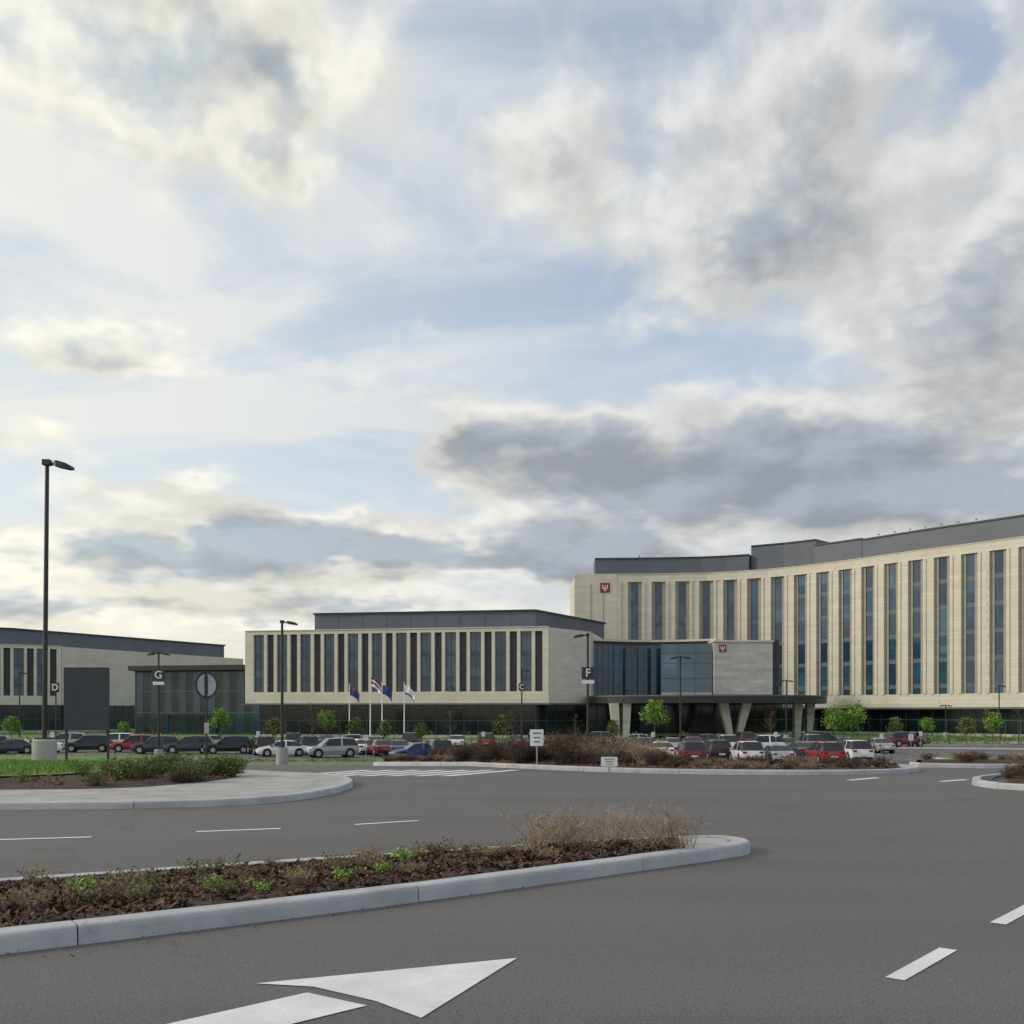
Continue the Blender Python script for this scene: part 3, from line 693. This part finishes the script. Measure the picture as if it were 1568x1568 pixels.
for a in [(1012,88,'sedan','white',R),(1056,80,'suv','maroon',R),(1095,84,'suv','black',R+3),(1143,80,'suv','white',R),(1190,80,'sedan','silver',R-2),(1262,79,'suv','red',R+2),(1307,83,'suv','white',R),(1228,88,'sedan','dark',R),
 (1112,102,'suv','white',R),(1165,101,'suv','white',180),(1205,102,'sedan','dark',-R),(1030,102,'sedan','silver',R),(985,92,'suv','silver',R),(925,92,'sedan','white',R),(955,91,'suv','black',R),(870,97,'sedan','dark',R),(842,97,'sedan','silver',R),
 (1060,106,'sedan','red',R),(1345,100,'sedan','silver',R),(1085,119,'sedan','grey',0),(1260,119,'suv','black',0),(910,119,'suv','grey',180),(980,119,'sedan','silver',0),(1290,104,'sedan','black',R),(1240,105,'suv','silver',R),(1140,118,'suv','maroon',R),
 (432,92,'sedan','white',200),(470,97,'suv','dark',110),(508,90,'suv','silver',205),(553,97,'sedan','white',115),(583,94,'sedan','maroon',110),(610,93,'sedan','grey',100),(640,85,'sedan','blue',200),(668,85,'suv','dark',110),(540,104,'suv','white',100),(575,108,'sedan','silver',90),(400,96,'suv','black',115),
 (395,106,'sedan','grey',190),(350,98,'suv','black',195),(290,98,'suv','dark',190),(255,105,'sedan','white',190),(205,102,'suv','red',200),(240,98,'suv','dark',190),(175,110,'suv','white',190),(135,102,'suv','black',195),(60,100,'sedan','white',190),(20,98,'sedan','dark',195),(100,112,'suv','silver',190),
 (320,114,'sedan','silver',190),(450,112,'suv','grey',100),(500,113,'sedan','black',100),(630,114,'suv','black',90),(700,113,'sedan','white',90),(745,112,'suv','red',90),(790,113,'sedan','maroon',90),(820,113,'suv','white',90),(1400,130,'sedan','silver',0),(1385,118,'suv','maroon',15),(-20,100,'suv','dark',190)]:
    car(*a)
# ---------------------------------------------------------------- vegetation
def rquad(vs,fs,c,s):
    a=Vector((random.gauss(0,1),random.gauss(0,1),random.gauss(0,1))).normalized(); t=a.orthogonal().normalized(); u=a.cross(t)
    l=s*random.uniform(.6,1.4); w=l*.55; o=len(vs); c=Vector(c)
    vs+= [tuple(c-t*l),tuple(c-u*w),tuple(c+t*l),tuple(c+u*w)]; fs.append((o,o+1,o+2,o+3))
def tree_mesh(H,leaf,nl,cr,seed,ls=.13):
    random.seed(seed); b=MB(); pts=[]
    top=H*.92; b.tube((0,0,0),(.05,0,H*.45),H*.016,H*.011,M['bark'],8,False); b.tube((.05,0,H*.45),(0,.04,top),H*.011,.01,M['bark'],6,False)
    for i in range(26):
        z=H*random.uniform(.25,.85); a=random.random()*6.28; k=1-(z/H-.25)*1.05; L=cr*k*random.uniform(.7,1.15); up=random.uniform(.4,.9)
        p1=(L*math.cos(a),L*math.sin(a),z+L*up); b.tube((0,0,z),p1,.025,.008,M['bark'],4,False)
        for q in range(3):
            t=random.uniform(.4,1); s=Vector((0,0,z)).lerp(Vector(p1),t); e=s+Vector((random.gauss(0,.25),random.gauss(0,.25),random.uniform(.1,.4)))*cr*.5
            b.tube(s,e,.01,.004,M['bark'],3,False); pts.append(e)
        pts.append(Vector(p1))
    vs=[];fs=[]
    if nl:
        for i in range(nl):
            c=random.choice(pts); s=cr*.16; rquad(vs,fs,(c.x+random.gauss(0,s),c.y+random.gauss(0,s),c.z+random.gauss(0,s)),ls)
        b.add(vs,fs,leaf)
    o=b.build('t'); d=o.data; bpy.data.objects.remove(o); return d
T1=tree_mesh(4.6,M['leaf'],1900,1.35,3); T2=tree_mesh(4.2,M['leaf'],1300,1.6,5); T3=tree_mesh(4.5,M['twig'],0,1.5,9); T4=tree_mesh(3.2,M['leafd'],900,1.0,11)
for px,D,t,s in((1003,118,T1,1.15),(1278,125,T2,1.0),(1306,127,T2,1.15),(1292,126,T1,.9),(500,124,T1,.9),(337,123,T1,.95),(18,110,T1,.75),(478,123,T3,1.25),(690,124,T3,1.0),(785,123,T3,1.0),(770,126,T4,1.1),
  (235,124,T3,1),(590,123,T4,.9),(420,124,T4,1),(190,124,T1,.6),(1370,128,T4,1),(1420,128,T1,.7),(1520,129,T2,.9),(1180,124,T3,1),(880,124,T3,.9),(940,125,T4,.9),(645,123,T4,.8),(1560,126,T3,1.1),(545,124,T4,1),(1480,128,T4,1)):
    inst('young_tree',t,(X(px,D),D,LOT+.1),random.random()*6,s)
def shrub_mesh(H,R,ntw,twm,nl,lm,ls,seed,spread=1,tr=.006,floor=.15,fork=2):
    random.seed(seed); b=MB(); tips=[]
    for i in range(ntw):
        a=random.random()*6.28; tilt=random.uniform(0,1)**.7*spread; L=H*random.uniform(.55,1.1)
        o=Vector((random.gauss(0,R*.18),random.gauss(0,R*.18),0)); d=Vector((math.cos(a)*tilt*R/H,math.sin(a)*tilt*R/H,1))
        p=o; seg=3
        for k in range(seg):
            q=p+Vector((d.x*L/seg+random.gauss(0,.03)*H,d.y*L/seg+random.gauss(0,.03)*H,L/seg*random.uniform(.75,1)))
            b.tube(p,q,tr*(1-k*.28),tr*(1-(k+1)*.28),twm,3,False); p=q
            if k>0:
                for _ in range(fork):
                    e=p+Vector((random.gauss(0,.13),random.gauss(0,.13),random.uniform(.03,.2)))*H; b.tube(p,e,tr*.55,tr*.35,twm,3,False); tips.append(e)
            tips.append(q)
    vs=[];fs=[]
    for i in range(nl):
        c=random.choice(tips); s=H*.07; z=max(c.z+random.gauss(0,s)-random.random()**2*H*.4,H*floor*.3)
        rquad(vs,fs,(c.x*.95+random.gauss(0,s),c.y*.95+random.gauss(0,s),z),ls)
    if nl: b.add(vs,fs,lm)
    o=b.build('s'); d=o.data; bpy.data.objects.remove(o); return d
FS=[shrub_mesh(.50,.44,42,M['twig'],110,M['tan'],.010,20+i,1.2,.005) for i in range(4)]
for i,(px,py) in enumerate(((822,1302),(868,1299),(905,1301),(985,1300),(1040,1299),(945,1292),(850,1294),(1012,1296))):
    x,y=gp(px,py,.15); inst('dormant_shrub',FS[i%4],(x,y,.13),i*1.3,random.uniform(.8,1.1))
LT=[shrub_mesh(.17,.15,22,M['leafd'],230,M['lime'],.018,40+i,1.3,.004) for i in range(3)]
BT=[shrub_mesh(.17,.17,30,M['twig'],130,M['tan'],.014,50+i,1.3,.004) for i in range(2)]+[shrub_mesh(.13,.17,26,M['twig'],170,M['rust'],.014,60+i,1.3,.004) for i in range(1)]+[shrub_mesh(.14,.15,26,M['twig'],150,M['leafd'],.015,70+i,1.3,.004) for i in range(2)]
for i,(px,py,s) in enumerate(((140,1372,1.15),(125,1362,.8),(330,1362,.85),(400,1362,.75),(525,1347,.8),(585,1336,.75),(620,1319,1.1),(455,1346,.6))):
    x,y=gp(px,py,.17); inst('perennial_plant',LT[i%3],(x,y,.15),i,s)
random.seed(5)
cnt=0
while cnt<62:
    p=s_near(random.choice((.28,.3,.55,.6,.85,.88))+random.uniform(-.06,.06))
    if -6.5<p[0]<.8: inst('perennial_plant',BT[cnt%5],(p[0],p[1],p[2]-.02),random.random()*6,random.uniform(.65,1.25)); cnt+=1
LS=[shrub_mesh(.5,.5,50,M['twigd'],700,M['leafd'],.028,80,1,.006),shrub_mesh(.5,.5,50,M['twigd'],650,M['leaf'],.026,81,1,.006),shrub_mesh(.4,.5,50,M['twigd'],600,M['rust'],.028,82,1,.006),shrub_mesh(.45,.45,60,M['twigd'],500,M['tan'],.026,83,1,.006)]
n=0
while n<46:
    p=s_left()
    if p[0]<-14.5 or p[1]>29.5: continue
    lawn=(p[0]<-10.3 and p[1]>23.5)
    if lawn and random.random()<.88: continue
    n+=1
    inst('low_shrub',LS[random.choice((0,0,1,1,2,3))],(p[0],p[1],p[2]-.03),random.random()*6,random.uniform(.5,1.0))
MS=[shrub_mesh(1.0,.8,90,M['twigd'],900,M['rust'],.035,90,1,.010),shrub_mesh(.9,.8,120,M['twig'],250,M['tan'],.03,91,1,.008),shrub_mesh(.45,.6,60,M['twig'],800,M['tan'],.03,92,1,.007),shrub_mesh(.45,.6,60,M['twigd'],900,M['rust'],.03,93,1,.007)]
for i in range(135):
    p=s_med(); px=784+p[0]/p[1]*F
    if px>1020: m=MS[random.choice((2,3,3))]; s=random.uniform(.28,.65)
    elif px>840: m=MS[random.choice((0,0,1,3))]; s=random.uniform(.45,.95)
    elif px>700: m=MS[random.choice((0,3,0,3))]; s=random.uniform(.45,.75)
    else: m=MS[random.choice((2,3))]; s=random.uniform(.35,.6)
    inst('median_shrub',m,(p[0],p[1],p[2]-.04),random.random()*6,s)
for i in range(40):
    p=s_ri()
    if p[0]>17: continue
    inst('low_shrub',LS[i%4],(p[0],p[1],p[2]-.03),i,random.uniform(.5,.9))
for i in range(12):
    p=s_sp(); inst('low_shrub',MS[2+i%2],(p[0],p[1],p[2]-.03),i,random.uniform(.4,.7))
def hedge(name,x0,x1,y,H,depth,n,lm,ls=.09):
    vs=[];fs=[]
    for i in range(n):
        x=random.uniform(x0,x1); h=H*(.62+.25*math.sin(x*2.1+y)*math.sin(x*.9+1)+.25*mnoise.noise(Vector((x*1.3,y,0)))+random.gauss(0,.06)); h=max(h,.25*H)
        z=h*random.random()**.6; yy=y+random.gauss(0,depth*.3); rquad(vs,fs,(x,yy,zg(y)+z),ls)
    b=MB(); b.add(vs,fs,lm); b.build(name)
hedge('hedge',-6,4.5,73,1.6,2,9000,M['rust']); hedge('hedge',-22,-7,80,.4,2,2500,M['leafd'],.06)
hedge('hedge',4.5,12,76,1.0,2,3500,M['rust'],.06); hedge('hedge',-60,60,123.2,1.1,1.5,9000,M['leafd']); hedge('hedge',-60,60,126.5,1.7,1.2,8000,M['leaf'],.08); hedge('hedge',-75,-26,90,.3,1.5,3500,M['leaf'],.06)
hedge('hedge',34,42,76,.6,2,2200,M['tan'],.06); hedge('hedge',-60,-40,108,1.0,1,2500,M['leafd'])
hedge('hedge',56,100,138,1.2,2,6000,M['leafd']); hedge('hedge',40,90,128,1.3,1.5,5000,M['leaf'],.08)
# ---------------------------------------------------------------- camera
cd=bpy.data.cameras.new('camera'); cam=bpy.data.objects.new('camera',cd); scene.collection.objects.link(cam)
cam.location=(0,0,EYE); cam.rotation_euler=(math.pi/2,0,0); cd.lens=36; cd.sensor_width=36; cd.shift_y=(HOR-784)/1568; cd.clip_end=6000; cd.clip_start=.1
scene.camera=cam
scene.view_settings.view_transform='Standard'; scene.view_settings.look='None'; scene.view_settings.exposure=0
